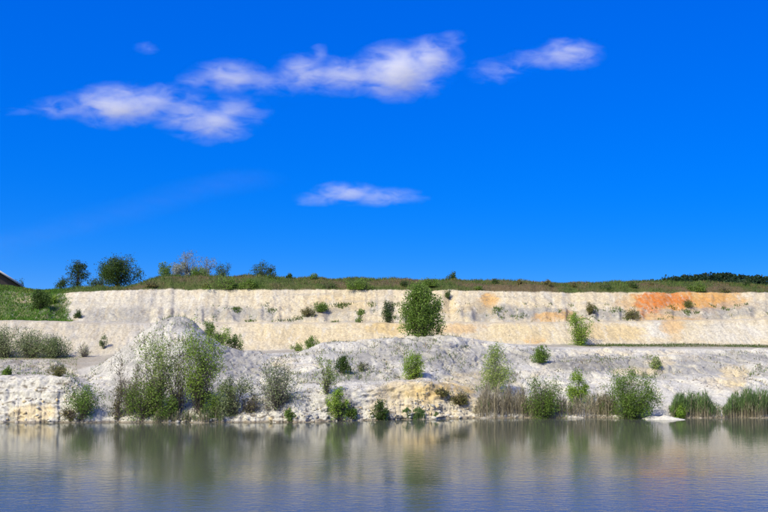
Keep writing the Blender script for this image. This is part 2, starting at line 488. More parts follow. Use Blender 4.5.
# upper face
up = win(8.5, 8.9, 10.05, 10.3)
C = mixc(C, CREAM, up * (0.40 + 0.5 * sst(130, 330, PU)) * (0.75 + 0.25 * nA))
C = mixc(C, BUFF, up * sst(0.1, 0.6, streak) * 0.3)
C = mixc(C, WHITE, up * sst(0.1, 0.6, -streak + 0.4 * nA) * 0.45)
foot = win(8.9, 8.95, 9.3, 9.62)
C = mixc(C, GREY, foot * sst(-0.25, 0.35, nA + 0.6 * nB) * 0.75)
for b in ((228, 313, 34, 7, GREY, .7), (262, 316, 14, 8, GREY, .6), (490, 312, 36, 8, GREY, .75), (540, 313, 30, 6, GREY, .6), (600, 314, 40, 5, GREY, .7), (480, 308, 22, 6, OCHRE, .3),
          (489, 299, 10, 8, AMBER, .85), (447, 308, 12, 8, OCHRE, .4), (556, 317, 24, 6, AMBER, .75), (340, 303, 40, 9, OCHRE, .3), (632, 304, 16, 10, AMBER, .45),
          (690, 301, 60, 14, AMBER, 1), (673, 317, 34, 6, AMBER, .7), (651, 303, 16, 13, RUST, .85), (677, 300, 17, 9, RUST, .8), (664, 299, 26, 8, RUST, .7), (714, 303, 18, 9, RUST, .25),
          (730, 300, 16, 10, AMBER, .5), (705, 313, 46, 6, GREY, .75), (748, 308, 36, 8, GREY, .45), (150, 304, 60, 8, GREY, .18)):
    C = mixc(C, b[4], blob(*b[:4]) * up * b[5])
C = mixc(C, DKGREY, up * sst(0.5, 0.85, nC + 0.4 * nB) * 0.5)
# vegetated slope at left and the plateau
gl = win(8.15, 8.6, 12, 13) * (1 - sst(0, 1, (PU - 64 + 0.9 * (PV - 318).clip(-30, 0) * -0.1 + 9 * nB) / 7))
tp = win(10.06, 10.25, 16, 17)
C = mixc(C, SOIL, tp)
C = mixc(C, GSOIL, tp * sst(-0.5, 0.3, nA) * 0.75)
C = mixc(C, GSOIL, gl * 0.95)
C = mixc(C, BUFF, gl * blob(24, 300, 12, 4) * 0.8)
fleck = sst(.42, .7, fbm(X / .33 + 8, D / .33, H / .24, o=2, g=.7))
C = mixc(C, DKGREY, (lo + up) * fleck * .32 + sp * fleck * .38)
fine_st = fbm(X / .28 + 1.5 * warp, slen / 2.6, o=3, g=.6)
C = mixc(C, BUFF * .9, (lo + up) * sst(.1, .55, fine_st) * .4)
C = mixc(C, GREY, (lo + up) * sst(.35, .7, strata + .3 * nB) * .35)
C = mixc(C, GREY * .85, sp * sst(.2, .6, fine_st) * .3)
C = mixc(C, BUFF, (lo + up) * sst(.15, .55, patchy) * .35)
C = mixc(C, WHITE * 1.06, (lo + up + sp) * sst(.2, .6, -patchy) * .4)
C = mixc(C, GREY * .9, sp * sst(.25, .6, patchy) * .35)
C = C * (1 + 0.09 * nB + 0.07 * nC)[..., None]
C = np.clip(C * .90, .015, .78)


def grid_mesh(name, r0, r1, smooth=True):
    v = P[r0:r1 + 1].reshape(-1, 3); c = C[r0:r1 + 1].reshape(-1, 3)
    n = r1 - r0
    a = (np.arange(n)[:, None] * NU + np.arange(NU - 1)[None, :]).ravel()
    f = np.stack([a, a + 1, a + 1 + NU, a + NU], -1)
    return mesh_np(name, v, f, c, smooth=smooth)


row = lambda k: int(np.argmin(np.abs(kt - k)))
R6, R8, R10 = row(6.5), row(8.4), row(10.0)
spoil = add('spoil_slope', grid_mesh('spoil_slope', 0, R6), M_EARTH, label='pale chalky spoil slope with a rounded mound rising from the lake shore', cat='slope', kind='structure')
lowf = add('lower_quarry_face', grid_mesh('lower_quarry_face', R6, R8), M_EARTH, label='cream coloured lower quarry step behind the spoil slope', cat='quarry face', kind='structure')
upf = add('upper_quarry_face', grid_mesh('upper_quarry_face', R8, R10), M_EARTH, label='upper quarry step with rust orange patch under the grassy edge', cat='quarry face', kind='structure')
plat = add('plateau_ground', grid_mesh('plateau_ground', R10, NR - 1), M_SOIL, label='dry grassy plateau above the quarry', cat='ground', kind='structure')

# near bank under the photographer and the wide ground sheet below everything
nb_x = np.linspace(-130, 130, 120); nb_y = np.linspace(-60, 16, 60)
gx, gy = np.meshgrid(nb_x, nb_y)
gz = np.interp(gy, [-60, -6, 2, 11, 16], [5.2, 4.8, 4.7, -0.3, -2.4]) + 0.25 * fbm(gx / 6, gy / 6, o=3)
a = (np.arange(59)[:, None] * 120 + np.arange(119)[None, :]).ravel()
nbcol = np.where((fbm(gx / 3, gy / 3, o=3) > 0)[..., None], GSOIL, SOIL * 1.5).reshape(-1, 3)
add('near_bank', mesh_np('near_bank', np.stack([gx, gy, gz], -1).reshape(-1, 3), np.stack([a, a + 1, a + 121, a + 120], -1), nbcol, True), M_SOIL,
    label='grassy near bank on the opposite side of the lake', cat='ground', kind='structure')
g = 9000.0
add('ground', mesh_np('ground', [(-g, -g, -3), (g, -g, -3), (g, g, -3), (-g, g, -3)], [(0, 1, 2, 3)], np.tile(SOIL, (4, 1))), M_SOIL,
    label='wide flat ground around the quarry', cat='ground', kind='structure')

# ------------------------------------------------------------------ lake
mw = bpy.data.materials.new('lake_water')
mw.use_nodes = True
nt = mw.node_tree
b = nt.nodes['Principled BSDF']
b.inputs['Base Color'].default_value = (.08, .088, .058, 1)
b.inputs['Roughness'].default_value = 0.03
b.inputs['IOR'].default_value = 1.33
tc = nt.nodes.new('ShaderNodeTexCoord')


def wnoise(sx, sy, detail, rough=0.6):
    mp = nt.nodes.new('ShaderNodeMapping'); mp.inputs['Scale'].default_value = (sx, sy, 1)
    nt.links.new(tc.outputs['Object'], mp.inputs['Vector'])
    n = nt.nodes.new('ShaderNodeTexNoise'); n.inputs['Scale'].default_value = 1.0
    n.inputs['Detail'].default_value = detail; n.inputs['Roughness'].default_value = rough
    nt.links.new(mp.outputs[0], n.inputs['Vector'])
    return n.outputs['Fac']


w1 = wnoise(1.6, 2.3, 4)
w2 = wnoise(5.0, 7.0, 3)
patch = wnoise(0.018, 0.09, 3)
mr = nt.nodes.new('ShaderNodeMapRange')
mr.inputs['From Min'].default_value = 0.38; mr.inputs['From Max'].default_value = 0.62
mr.inputs['To Min'].default_value = 0.45; mr.inputs['To Max'].default_value = 1.0
nt.links.new(patch, mr.inputs['Value'])
# the wind dies down towards the sheltered far shore
sxy = nt.nodes.new('ShaderNodeSeparateXYZ'); nt.links.new(tc.outputs['Object'], sxy.inputs[0])
sh_ = nt.nodes.new('ShaderNodeMapRange')
sh_.inputs['From Min'].default_value = 78; sh_.inputs['From Max'].default_value = 45
sh_.inputs['To Min'].default_value = 0.25; sh_.inputs['To Max'].default_value = 1.0
nt.links.new(sxy.outputs[1], sh_.inputs['Value'])
mm = nt.nodes.new('ShaderNodeMath'); mm.operation = 'MULTIPLY'
nt.links.new(mr.outputs[0], mm.inputs[0]); nt.links.new(sh_.outputs[0], mm.inputs[1])
b1 = nt.nodes.new('ShaderNodeBump'); b1.inputs['Distance'].default_value = 0.019
b2 = nt.nodes.new('ShaderNodeBump'); b2.inputs['Distance'].default_value = 0.004
nt.links.new(w1, b1.inputs['Height']); nt.links.new(w2, b2.inputs['Height'])
nt.links.new(mm.outputs[0], b1.inputs['Strength']); nt.links.new(mm.outputs[0], b2.inputs['Strength'])
nt.links.new(b1.outputs[0], b2.inputs['Normal']); nt.links.new(b2.outputs[0], b.inputs['Normal'])
WX = 128
add('lake_water', mesh_np('lake_water', [(-WX, 4, 0), (WX, 4, 0), (WX, 81, 0), (-WX, 81, 0)], [(0, 1, 2, 3)]), mw,
    label='calm grey green quarry lake with rippled reflections', cat='water', kind='structure')

# ------------------------------------------------------------------ distant wooded hill
hu = np.linspace(560, 1300, 90); hd = np.linspace(430, 640, 16)
HG = np.zeros((16, 90, 3))
hv = np.interp(hu, [560, 620, 650, 680, 705, 725, 745, 768, 850, 1000, 1300], [288, 285.5, 284, 282, 279.3, 279.0, 280.5, 282.5, 284, 281, 286])
for i, d in enumerate(hd):
    t = i / 15
    bump_ = math.sin(math.pi * min(1, 0.08 + t)) ** 0.7
    top = height(hv, 520)
    HG[i, :, 0] = (hu - 384) / F * d; HG[i, :, 1] = d
    HG[i, :, 2] = 12.5 + (top - 12.5) * bump_
a = (np.arange(15)[:, None] * 90 + np.arange(89)[None, :]).ravel()
add('hill', mesh_np('hill', HG.reshape(-1, 3), np.stack([a, a + 1, a + 91, a + 90], -1), np.tile(GSOIL * .5, (16 * 90, 1)), True), M_SOIL,
    label='distant low hill beyond the plateau', cat='hill', kind='structure')


# ------------------------------------------------------------------ plants
def cards(p, size, aspect, rng, updir=0.0, droop=None):
    """rhombic leaves at points p -> verts, quads"""
    n = len(p)
    a = rng.normal(size=(n, 3)); a[:, 2] += updir
    a /= np.linalg.norm(a, axis=1, keepdims=True)
    c = rng.normal(size=(n, 3)); c = np.cross(a, c); c /= np.linalg.norm(c, axis=1, keepdims=True) + 1e-9
    s = size * rng.uniform(.6, 1.4, (n, 1))
    v = np.stack([p - a * s, p + c * s / aspect, p + a * s, p - c * s / aspect], 1)
    return v.reshape(-1, 3), np.arange(4 * n).reshape(-1, 4)


def tubes(paths, radii, sides=4):
    """paths (n,m,3), radii (n,m) -> verts, quads"""
    n, m, _ = paths.shape
    t = np.gradient(paths, axis=1); t /= np.linalg.norm(t, axis=2, keepdims=True) + 1e-9
    ref = np.array([0.31, 0.87, 0.05]); a = np.cross(t, ref); a /= np.linalg.norm(a, axis=2, keepdims=True) + 1e-9
    b_ = np.cross(t, a)
    an = np.arange(sides) / sides * 2 * math.pi
    v = paths[:, :, None] + radii[:, :, None, None] * (a[:, :, None] * np.cos(an)[:, None] + b_[:, :, None] * np.sin(an)[:, None])
    i = np.arange(n)[:, None, None]; j = np.arange(m - 1)[None, :, None]; k = np.arange(sides)[None, None, :]
    q = lambda jj, kk: (i * m + jj) * sides + kk % sides
    f = np.stack([q(j, k), q(j, k + 1), q(j + 1, k + 1), q(j + 1, k)], -1).reshape(-1, 4)
    return v.reshape(-1, 3), f


PROF = {
    'round': lambda t: np.sqrt(np.clip(1 - (2 * t - 0.92) ** 2 / 1.18, 0, 1)),
    'ovoid': lambda t: np.clip(1.25 * np.sin(math.pi * np.clip(t * .93 + .07, 0, 1)) ** 0.7, 0, 1) * (1 - .35 * t),
    'upright': lambda t: np.clip(0.45 + 1.1 * t, 0, 1) * np.sqrt(np.clip(1 - t ** 3, 0, 1)),
    'fan': lambda t: np.clip(0.25 + 1.0 * t, 0, 1) * np.sqrt(np.clip(1.02 - t ** 4, 0, 1)) * .95,
    'cone': lambda t: np.clip(1.05 - t, 0.05, 1) ** 0.8,
    'flat': lambda t: np.sqrt(np.clip(1 - t ** 2, 0, 1)),
}
G_BRIGHT = ((.19, .31, .035), (.30, .41, .065)); G_MID = ((.12, .21, .03), (.20, .295, .055)); G_DARK = ((.05, .10, .018), (.09, .15, .03))
G_GREY = ((.19, .245, .09), (.33, .36, .19)); G_SILVER = ((.22, .245, .16), (.40, .41, .31)); G_OLIVE = ((.16, .17, .05), (.24, .21, .08)); G_PINE = ((.035, .075, .018), (.075, .125, .03))
G_WILLOW = ((.23, .32, .07), (.38, .45, .14))


def plant(name, label, cat, base, hgt, wid, prof, cols, seed, clumps=45, leaves=60, leaf=.07, aspect=2.0, b0=.12, cr=.16, stretch=1.2,
          trunk=False, bark=(.12, .10, .085), group=None, bare=0, stem_r=.03, depth=0.85, leaders=.6):
    rng = np.random.default_rng(seed)
    root = add(name, None, label=label, cat=cat, group=group)
    root.location = tuple(base)
    # clump centres through the crown volume
    t = b0 + (1 - b0 - 0.5 * cr) * rng.random(clumps) ** 0.85
    ang = rng.random(clumps) * 2 * math.pi
    lob = 1 + .22 * np.sin(2 * ang + rng.random() * 6) + .18 * np.sin(3 * ang + rng.random() * 6)
    r = wid / 2 * (1 - cr * .9) * PROF[prof](t) * np.sqrt(rng.random(clumps)) ** .75 * lob
    c = np.stack([r * np.cos(ang), depth * r * np.sin(ang), t * hgt * rng.uniform(.94, 1.03, clumps)], -1)
    rc = cr * wid * rng.uniform(.55, 1.25, clumps)
    # most clumps hang on a few leaning leaders of unequal height, so the outline is ragged
    nl = int(rng.integers(4, 8))
    la = rng.random(nl) * 2 * math.pi; lr = wid * .5 * rng.uniform(.25, 1.0, nl)
    lh = hgt * (1.0 - .5 * (lr / (wid * .5)) ** 2) * rng.uniform(.72, 1.0, nl)
    lr[0] *= .3; lh[0] = hgt * .97
    if prof in ('flat', 'cone'):
        lh *= .9
    use = rng.random(clumps) < leaders
    li = rng.integers(0, nl, clumps); tl = np.maximum(b0, rng.random(clumps) ** .7)
    wl = np.clip(1.15 - tl, .15, 1) * cr * wid * .9
    cl = np.stack([lr[li] * np.cos(la[li]) * tl ** .8, depth * lr[li] * np.sin(la[li]) * tl ** .8, lh[li] * tl], -1) + rng.normal(size=(clumps, 3)) * wl[:, None] * .7
    cl[:, 2] = np.clip(cl[:, 2], b0 * hgt * .6, hgt)
    c[use] = cl[use]
    rc[use] *= np.where(tl[use] > .8, .7, 1.0)
    # stems
    m = 6
    s = np.linspace(0, 1, m)[None, :, None]
    if trunk:
        st = np.minimum(t * .65, .62 + 0 * t)[:, None] * hgt
        o = np.concatenate([rng.normal(0, .01 * wid, (clumps, 2)), st], 1)
        r0 = .35 * stem_r
    else:
        o = np.concatenate([rng.normal(0, .05 * wid, (clumps, 2)), np.full((clumps, 1), -.12)], 1)
        r0 = stem_r * .55
    e = c + np.array([0, 0, .3]) * rc[:, None]
    mid = o * .5 + e * .5; mid[:, :2] = o[:, :2] * .65 + e[:, :2] * .35 + rng.normal(0, .03 * wid, (clumps, 2))
    path = (1 - s) ** 2 * o[:, None] + 2 * s * (1 - s) * mid[:, None] + s ** 2 * e[:, None]
    path[:, 1:-1] += rng.normal(0, .012 * wid, (clumps, m - 2, 3))
    rr = r0 * (1.0 - .82 * np.linspace(0, 1, m))[None, :] * rng.uniform(.6, 1.2, (clumps, 1))
    tv, tf = tubes(path, rr, 4)
    parts_v = [tv]; parts_f = [tf]; off = len(tv)
    if trunk:
        zz = np.linspace(-.15, .68 * hgt, 7)
        tp_ = np.stack([rng.normal(0, .02 * wid, 7), rng.normal(0, .02 * wid, 7), zz], -1); tp_[0, :2] = 0
        v2, f2 = tubes(tp_[None], (stem_r * np.linspace(1.2, .4, 7))[None], 7)
        parts_v.append(v2); parts_f.append(f2 + off); off += len(v2)
    # twigs fan out of every clump
    ntw = int(clumps * (5 + 9 * bare))
    ci = rng.integers(0, clumps, ntw)
    a0 = path[ci, rng.integers(2, m, ntw)]
    dirs = rng.normal(size=(ntw, 3)); dirs[:, 2] = np.abs(dirs[:, 2]) * stretch + .5
    dirs /= np.linalg.norm(dirs, axis=1, keepdims=True)
    b1_ = a0 + dirs * (rc[ci] * rng.uniform(.6, 1.5, ntw))[:, None]
    pw = np.stack([a0, a0 * .45 + b1_ * .55 + rng.normal(0, .02 * wid, (ntw, 3)) * .5, b1_], 1)
    v3, f3 = tubes(pw, np.tile([[.011, .008, .003]], (ntw, 1)), 3)
    parts_v.append(v3); parts_f.append(f3 + off)
    sv = np.concatenate(parts_v)
    bc = np.array(bark) * rng.uniform(.75, 1.25, (len(sv), 1))
    add('trunk' if trunk else 'stems', mesh_np(name + '_stems', sv, np.concatenate(parts_f), bc), M_BARK, root)
    # leaves
    n = np.maximum(4, (1.45 * leaves * (rc / rc.mean()) ** 2 * rng.uniform(.5, 1.4, clumps))).astype(int)
    ci = np.repeat(np.arange(clumps), n)
    q = rng.normal(size=(len(ci), 3)); q /= np.linalg.norm(q, axis=1, keepdims=True)
    q *= (rng.random((len(ci), 1)) ** .45) * rc[ci][:, None]; q[:, 2] *= stretch
    p = c[ci] + q
    stray = rng.random(len(p)) < .06
    p[stray] += rng.normal(0, .5, (stray.sum(), 3)) * rc[ci][stray][:, None]
    p[:, 2] = np.maximum(p[:, 2], .02)
    lv, lf = cards(p, leaf * .8, aspect, rng, .4)
    c0, c1 = np.array(cols[0]), np.array(cols[1])
    mixv = np.clip(.5 + .28 * rng.normal(size=clumps)[ci] + .25 * rng.normal(size=len(ci)), 0, 1)[:, None]
    lc = np.clip((c0 * (1 - mixv) + c1 * mixv) * rng.uniform(.8, 1.45, (len(ci), 1)), 0, .6)
    add('crown', mesh_np(name + '_crown', lv, lf, np.repeat(lc, 4, 0)), M_LEAF, root)
    return root


def ground_v(u, v, k0=1.0, k1=12.5):
    j = int(np.argmin(np.abs(uc - u)))
    rows = np.nonzero((kt >= k0) & (kt <= k1))[0]
    vis = rows[PV[rows, j] <= v]
    r = vis[0] if len(vis) else rows[np.argmin(PV[rows, j])]
    return P[r, j].copy()


def ground_k(u, k):
    return P[row(k), int(np.argmin(np.abs(uc - u)))].copy()


_seed = [100]


def shrub(u, vb, vt, wpx, prof, cols, name, label, cat='shrub', k=None, krange=(1.0, 12.5), **kw):
    p = ground_k(u, k) if k is not None else ground_v(u, vb, *krange)
    d = p[1]
    hgt = height(vt, d) - p[2]
    p[0] = ray(u, vb)[0] * d
    p[2] -= .04
    _seed[0] += 7
    return plant(name, label, cat, p, max(hgt, .25), 1.12 * wpx * d / F, prof, cols, _seed[0], **kw)


# willows and bushes at the foot of the mound
shrub(128, 414, 350, 50, 'fan', G_GREY, 'willow_bush', 'nearly bare grey willow at the foot of the mound', clumps=44, leaves=16, bare=1.3, b0=.25, cr=.13, stretch=1.8, leaf=.06, bark=(.24, .20, .16), aspect=3)
shrub(155, 413, 331, 56, 'fan', G_WILLOW, 'willow_bush', 'tall airy pale green willow left of its twin on the shore', 'willow', leaders=.3, clumps=95, leaves=40, bare=.8, b0=.22, cr=.13, stretch=2.0, leaf=.078, aspect=2.2)
shrub(200, 412, 328, 56, 'fan', G_BRIGHT, 'willow_bush', 'tallest yellow green willow in front of the spoil mound', 'willow', leaders=.2, clumps=115, leaves=40, bare=.8, b0=.22, cr=.125, stretch=2.0, leaf=.078, aspect=2.2)
shrub(178, 413, 338, 42, 'fan', G_WILLOW, 'willow_bush', 'thin sparse sapling between the two tall willows', 'willow', leaders=.3, clumps=56, leaves=30, bare=1.0, b0=.3, cr=.15, stretch=2, leaf=.06)
shrub(143, 419, 384, 52, 'round', ((.11, .20, .03), (.20, .29, .05)), 'waterside_bush', 'bright green leafy bush under the bare willow at the water', clumps=64, leaves=52, b0=.05, cr=.17, leaf=.075)
shrub(168, 418, 396, 26, 'round', G_MID, 'waterside_bush', 'small mid green bush under the tall airy willow', clumps=30, leaves=50, b0=.05, cr=.2)
shrub(216, 416, 379, 36, 'round', ((.12, .21, .035), (.21, .29, .06)), 'waterside_bush', 'bright green bush right beside the tallest willow', clumps=40, leaves=60, b0=.05, cr=.18)
shrub(117, 419, 387, 20, 'upright', G_OLIVE, 'waterside_bush', 'thin olive brown brush beside the bare willow', clumps=26, leaves=16, bare=1.4, b0=.1, cr=.2, bark=(.17, .14, .12))
shrub(83, 418, 384, 38, 'round', G_MID, 'waterside_bush', 'loose green bush beside the white shore cliff', clumps=48, leaves=48, b0=.08, cr=.17, leaf=.07)
shrub(72, 421, 409, 26, 'flat', G_OLIVE, 'waterside_bush', 'low brown brush hanging over the water below the cliff', clumps=26, leaves=16, bare=1.3, b0=.1, cr=.18, bark=(.10, .08, .07))
shrub(234, 415, 377, 38, 'round', G_GREY, 'waterside_bush', 'dusky grey green bush at the end of the willow thicket', clumps=54, leaves=46, b0=.06, cr=.16, bare=.4)
shrub(277, 408, 359, 58, 'round', G_GREY, 'bank_shrub', 'wide airy grey green shrub on top of the rubble bank', clumps=62, leaves=40, b0=.22, cr=.15, bare=.6, bark=(.13, .11, .10))
shrub(252, 412, 394, 24, 'flat', G_OLIVE, 'bank_shrub', 'low twiggy scrub on the rubble below the wide grey shrub', clumps=22, leaves=12, bare=1.2, b0=.1, cr=.2, bark=(.16, .14, .12))
shrub(327, 393, 354, 21, 'upright', G_WILLOW, 'sapling', 'thin airy sapling above the rubble bank', 'sapling', clumps=30, leaves=30, b0=.2, cr=.2, stretch=1.8, bare=.5)
shrub(338, 420, 389, 25, 'ovoid', G_BRIGHT, 'waterside_bush', 'upright bright green bush at the water below the thin sapling', clumps=44, leaves=50, b0=.06, cr=.19)
shrub(353, 420, 407, 14, 'round', G_MID, 'waterside_bush', 'knee high green bush right of the upright bright bush', clumps=18, leaves=40, b0=.05, cr=.24)
shrub(379, 420, 400, 17, 'round', G_DARK, 'waterside_bush', 'small dark bush at the waterline beside the ochre bank', clumps=26, leaves=48, b0=.05, cr=.22)
shrub(289, 421, 409, 12, 'round', G_MID, 'waterside_bush', 'tiny green bush growing from the white shore stones', clumps=14, leaves=34, b0=.05, cr=.25)
# on the spoil slope
shrub(413, 379, 351, 28, 'round', G_BRIGHT, 'slope_shrub', 'light green shrub alone on the grey spoil slope', clumps=50, leaves=52, b0=.12, cr=.18, leaf=.07)
shrub(495, 391, 342, 34, 'cone', G_WILLOW, 'sapling', 'pale green pointed sapling above the dry reeds', 'sapling', clumps=70, leaves=56, b0=.10, cr=.20, leaf=.07, bark=(.28, .26, .24))
shrub(541, 362, 345, 19, 'round', G_MID, 'slope_shrub', 'compact green shrub high on the slope near the ledge', clumps=36, leaves=60, b0=.05, cr=.2)
shrub(578, 403, 368, 21, 'ovoid', G_BRIGHT, 'sapling', 'dense upright green sapling between two shoreline bushes', 'sapling', clumps=50, leaves=56, b0=.08, cr=.2)
shrub(544, 418, 377, 46, 'round', G_MID, 'waterside_bush', 'rounded green willow bush at the edge of the dry reeds', clumps=80, leaves=60, b0=.06, cr=.15, aspect=2.8, bare=.4)
shrub(630, 419, 372, 54, 'round', G_MID, 'waterside_bush', 'largest dense green willow bush on the shore beside the sandbar', leaders=.4, clumps=120, leaves=72, b0=.03, cr=.13, aspect=3.2, leaf=.085, stretch=1.4)
shrub(655, 369, 356, 13, 'round', G_WILLOW, 'slope_shrub', 'tiny pale shrub on the white slope above the sandbar', clumps=18, leaves=34, b0=.05, cr=.24)
shrub(680, 417, 403, 16, 'round', ((.19, .33, .03), (.27, .40, .06)), 'waterside_bush', 'small vivid lime green bush among the green reeds', clumps=24, leaves=48, b0=.05, cr=.24)
shrub(342, 373, 356, 14, 'round', G_DARK, 'slope_shrub', 'small dark round bush on the grey spoil', clumps=30, leaves=56, b0=.1, cr=.22)
shrub(362, 372, 361, 14, 'flat', G_GREY, 'slope_shrub', 'low dusty scrub right of the small dark bush', clumps=18, leaves=14, bare=1, b0=.1, cr=.2)
shrub(459, 404, 393, 20, 'flat', G_OLIVE, 'bank_shrub', 'low dark olive scrub above the ochre bank', clumps=34, leaves=28, b0=.1, cr=.17, bare=.8, bark=(.12, .09, .08))
shrub(442, 396, 388, 13, 'flat', G_OLIVE, 'bank_shrub', 'small olive scrub at the upper edge of the ochre bank', clumps=22, leaves=22, b0=.1, cr=.2, bare=.8)
shrub(606, 414, 391, 22, 'round', G_OLIVE, 'waterside_bush', 'brownish twiggy bush beside the largest willow bush', clumps=30, leaves=22, bare=1.2, b0=.08, cr=.18, bark=(.18, .14, .12))
# behind the mound shoulder and in the hollow
shrub(208, 336, 320, 14, 'round', G_MID, 'hollow_shrub', 'green shrub highest on the shoulder of the mound', k=5.18, clumps=26, leaves=44, b0=.05, cr=.2)
shrub(221, 344, 327, 22, 'round', G_BRIGHT, 'hollow_shrub', 'green shrub in the middle of the mound shoulder', k=5.2, clumps=34, leaves=48, b0=.05, cr=.19)
shrub(235, 349, 334, 16, 'round', G_MID, 'hollow_shrub', 'green shrub lowest on the shoulder of the mound', k=5.2, clumps=26, leaves=44, b0=.05, cr=.2)
shrub(297, 351, 342, 15, 'flat', G_WILLOW, 'hollow_shrub', 'pale low shrub in the hollow behind the slope', k=6.3, clumps=20, leaves=34, b0=.05, cr=.2)
shrub(311, 351, 337, 16, 'round', G_MID, 'hollow_shrub', 'green shrub in the hollow against the cream step', k=6.2, clumps=26, leaves=50, b0=.05, cr=.2)
# on the steps
shrub(421, 336, 285, 42, 'ovoid', G_MID, 'poplar_thicket', 'big dense dark green thicket in front of the quarry steps', 'tree', k=5.05, leaders=.3, clumps=170, leaves=84, leaf=.10, b0=.02, cr=.125, stretch=1.5, stem_r=.05)
shrub(388, 323, 301, 15, 'ovoid', G_PINE, 'step_bush', 'dark pointed bush on the ledge beside the big thicket', k=8.35, clumps=40, leaves=56, b0=.03, cr=.2)
shrub(359, 323, 306, 10, 'ovoid', G_MID, 'step_bush', 'slim small bush on the ledge left of the dark bush', k=8.35, clumps=20, leaves=30, b0=.05, cr=.22)
shrub(320, 312, 303, 20, 'flat', G_MID, 'face_shrub', 'green shrub clinging to the upper step', krange=(9.0, 10), clumps=30, leaves=50, b0=.05, cr=.18)
shrub(307, 317, 308, 14, 'flat', G_OLIVE, 'face_shrub', 'dull green shrub lower on the upper step', krange=(9.0, 10), clumps=20, leaves=44, b0=.05, cr=.2)
shrub(580, 347, 309, 28, 'upright', G_BRIGHT, 'step_tree', 'open leafy small tree at the foot of the lower step', 'tree', k=6.7, clumps=44, leaves=60, b0=.12, cr=.17, leaf=.08, stem_r=.05)
shrub(590, 315, 302, 13, 'round', G_OLIVE, 'face_shrub', 'dark olive shrub on the upper step behind the leafy tree', krange=(9.0, 10), clumps=24, leaves=44, b0=.05, cr=.2)
shrub(633, 319, 311, 22, 'flat', G_OLIVE, 'face_shrub', 'low olive shrub at the foot of the orange patch', krange=(9.0, 10), clumps=30, leaves=44, b0=.05, cr=.17)
shrub(688, 307, 302, 15, 'flat', ((.18, .20, .04), (.26, .24, .07)), 'face_shrub', 'yellowish tuft of scrub on the orange patch', krange=(9.0, 10), clumps=18, leaves=40, b0=.05, cr=.2)
shrub(449, 300, 289, 8, 'round', G_DARK, 'face_shrub', 'small dark bush in the gully below the plateau edge', krange=(9.2, 10), clumps=18, leaves=36, b0=.03, cr=.24)
shrub(79, 318, 311, 12, 'flat', G_DARK, 'face_shrub', 'small dark green tuft on the pale upper step', krange=(9.0, 10), clumps=16, leaves=36, b0=.05, cr=.22)
shrub(104, 349, 335, 10, 'ovoid', G_GREY, 'face_shrub', 'small grey green shrub on the lower step left of the mound', krange=(7, 8), clumps=18, leaves=34, b0=.05, cr=.22)
shrub(84, 359, 345, 16, 'round', G_GREY, 'face_shrub', 'sparse dead looking shrub at the foot of the lower step', k=6.9, clumps=22, leaves=10, b0=.05, cr=.2, bare=1.2, bark=(.2, .17, .15))
for (u, vt, w, lb) in ((-22, 328, 44, 'grey green shrub at the outer end of the terrace row'), (6, 328, 46, 'tallest grey green shrub in the row on the terrace'), (31, 332, 44, 'middle grey green shrub in the row on the terrace'), (53, 338, 34, 'lowest grey green shrub at the mound end of the terrace row')):
    shrub(u, 361, vt, w, 'round', ((.14, .21, .065), (.30, .34, .16)), 'terrace_shrub', lb, k=6.6, clumps=64, leaves=48, b0=.03, cr=.16, bare=.4, leaf=.08)
shrub(7, 375, 366, 9, 'round', G_MID, 'terrace_bush', 'single small green bush on the terrace edge', krange=(2, 4), clumps=18, leaves=40, b0=.05, cr=.24)
shrub(57, 376, 366, 18, 'flat', G_OLIVE, 'terrace_bush', 'yellow green low bush on the terrace by the mound', krange=(2, 4), clumps=24, leaves=36, b0=.05, cr=.2)
# left green slope and the plateau edge
shrub(40, 310, 291, 20, 'round', G_DARK, 'slope_bush', 'dense dark bush on the green slope below the house', krange=(8.8, 12), clumps=54, leaves=64, b0=.02, cr=.18, leaf=.09)
shrub(52, 304, 296, 12, 'round', G_BRIGHT, 'slope_bush', 'bright green bush right of the dense dark bush', krange=(8.8, 12), clumps=24, leaves=44, b0=.02, cr=.22, leaf=.09)
shrub(17, 290, 279, 13, 'round', G_DARK, 'garden_bush', 'dark bush behind the roof of the house', k=12.6, clumps=24, leaves=44, b0=.05, cr=.22, leaf=.1)
shrub(78, 290, 260, 30, 'cone', G_PINE, 'pine_tree', 'ragged dark pine on the plateau edge', 'tree', k=12.3, leaders=.25, trunk=True, clumps=56, leaves=50, b0=.12, cr=.15, leaf=.1, stretch=.7, stem_r=.09)
shrub(64, 290, 276, 14, 'round', G_DARK, 'plateau_bush', 'small dark bush at the foot of the ragged pine', k=12.0, clumps=20, leaves=34, b0=.05, cr=.24, leaf=.09)
shrub(117, 290, 256, 36, 'round', G_DARK, 'round_tree', 'broad round dark green tree on the plateau edge', 'tree', k=12.3, leaders=.15, trunk=True, clumps=100, leaves=80, b0=.1, cr=.16, leaf=.11, stem_r=.12)
shrub(97, 289, 281, 22, 'flat', G_DARK, 'plateau_bush', 'low dark scrub between the pine and the round tree', k=12.0, clumps=24, leaves=40, b0=.02, cr=.2, leaf=.09)
shrub(166, 277, 262, 15, 'round', G_MID, 'plateau_bush', 'green bush left of the silvery shrubs', k=12.2, clumps=30, leaves=50, b0=.05, cr=.2, leaf=.09)
shrub(176, 277, 262, 18, 'round', G_SILVER, 'silver_shrub', 'smaller silvery shrub beside the green bush', k=12.3, clumps=30, leaves=54, b0=.05, cr=.2, leaf=.09)
shrub(188, 277, 251, 24, 'round', G_SILVER, 'silver_shrub', 'tallest silvery grey shrub on the plateau', k=12.5, clumps=50, leaves=54, b0=.1, cr=.18, leaf=.09, stem_r=.07)
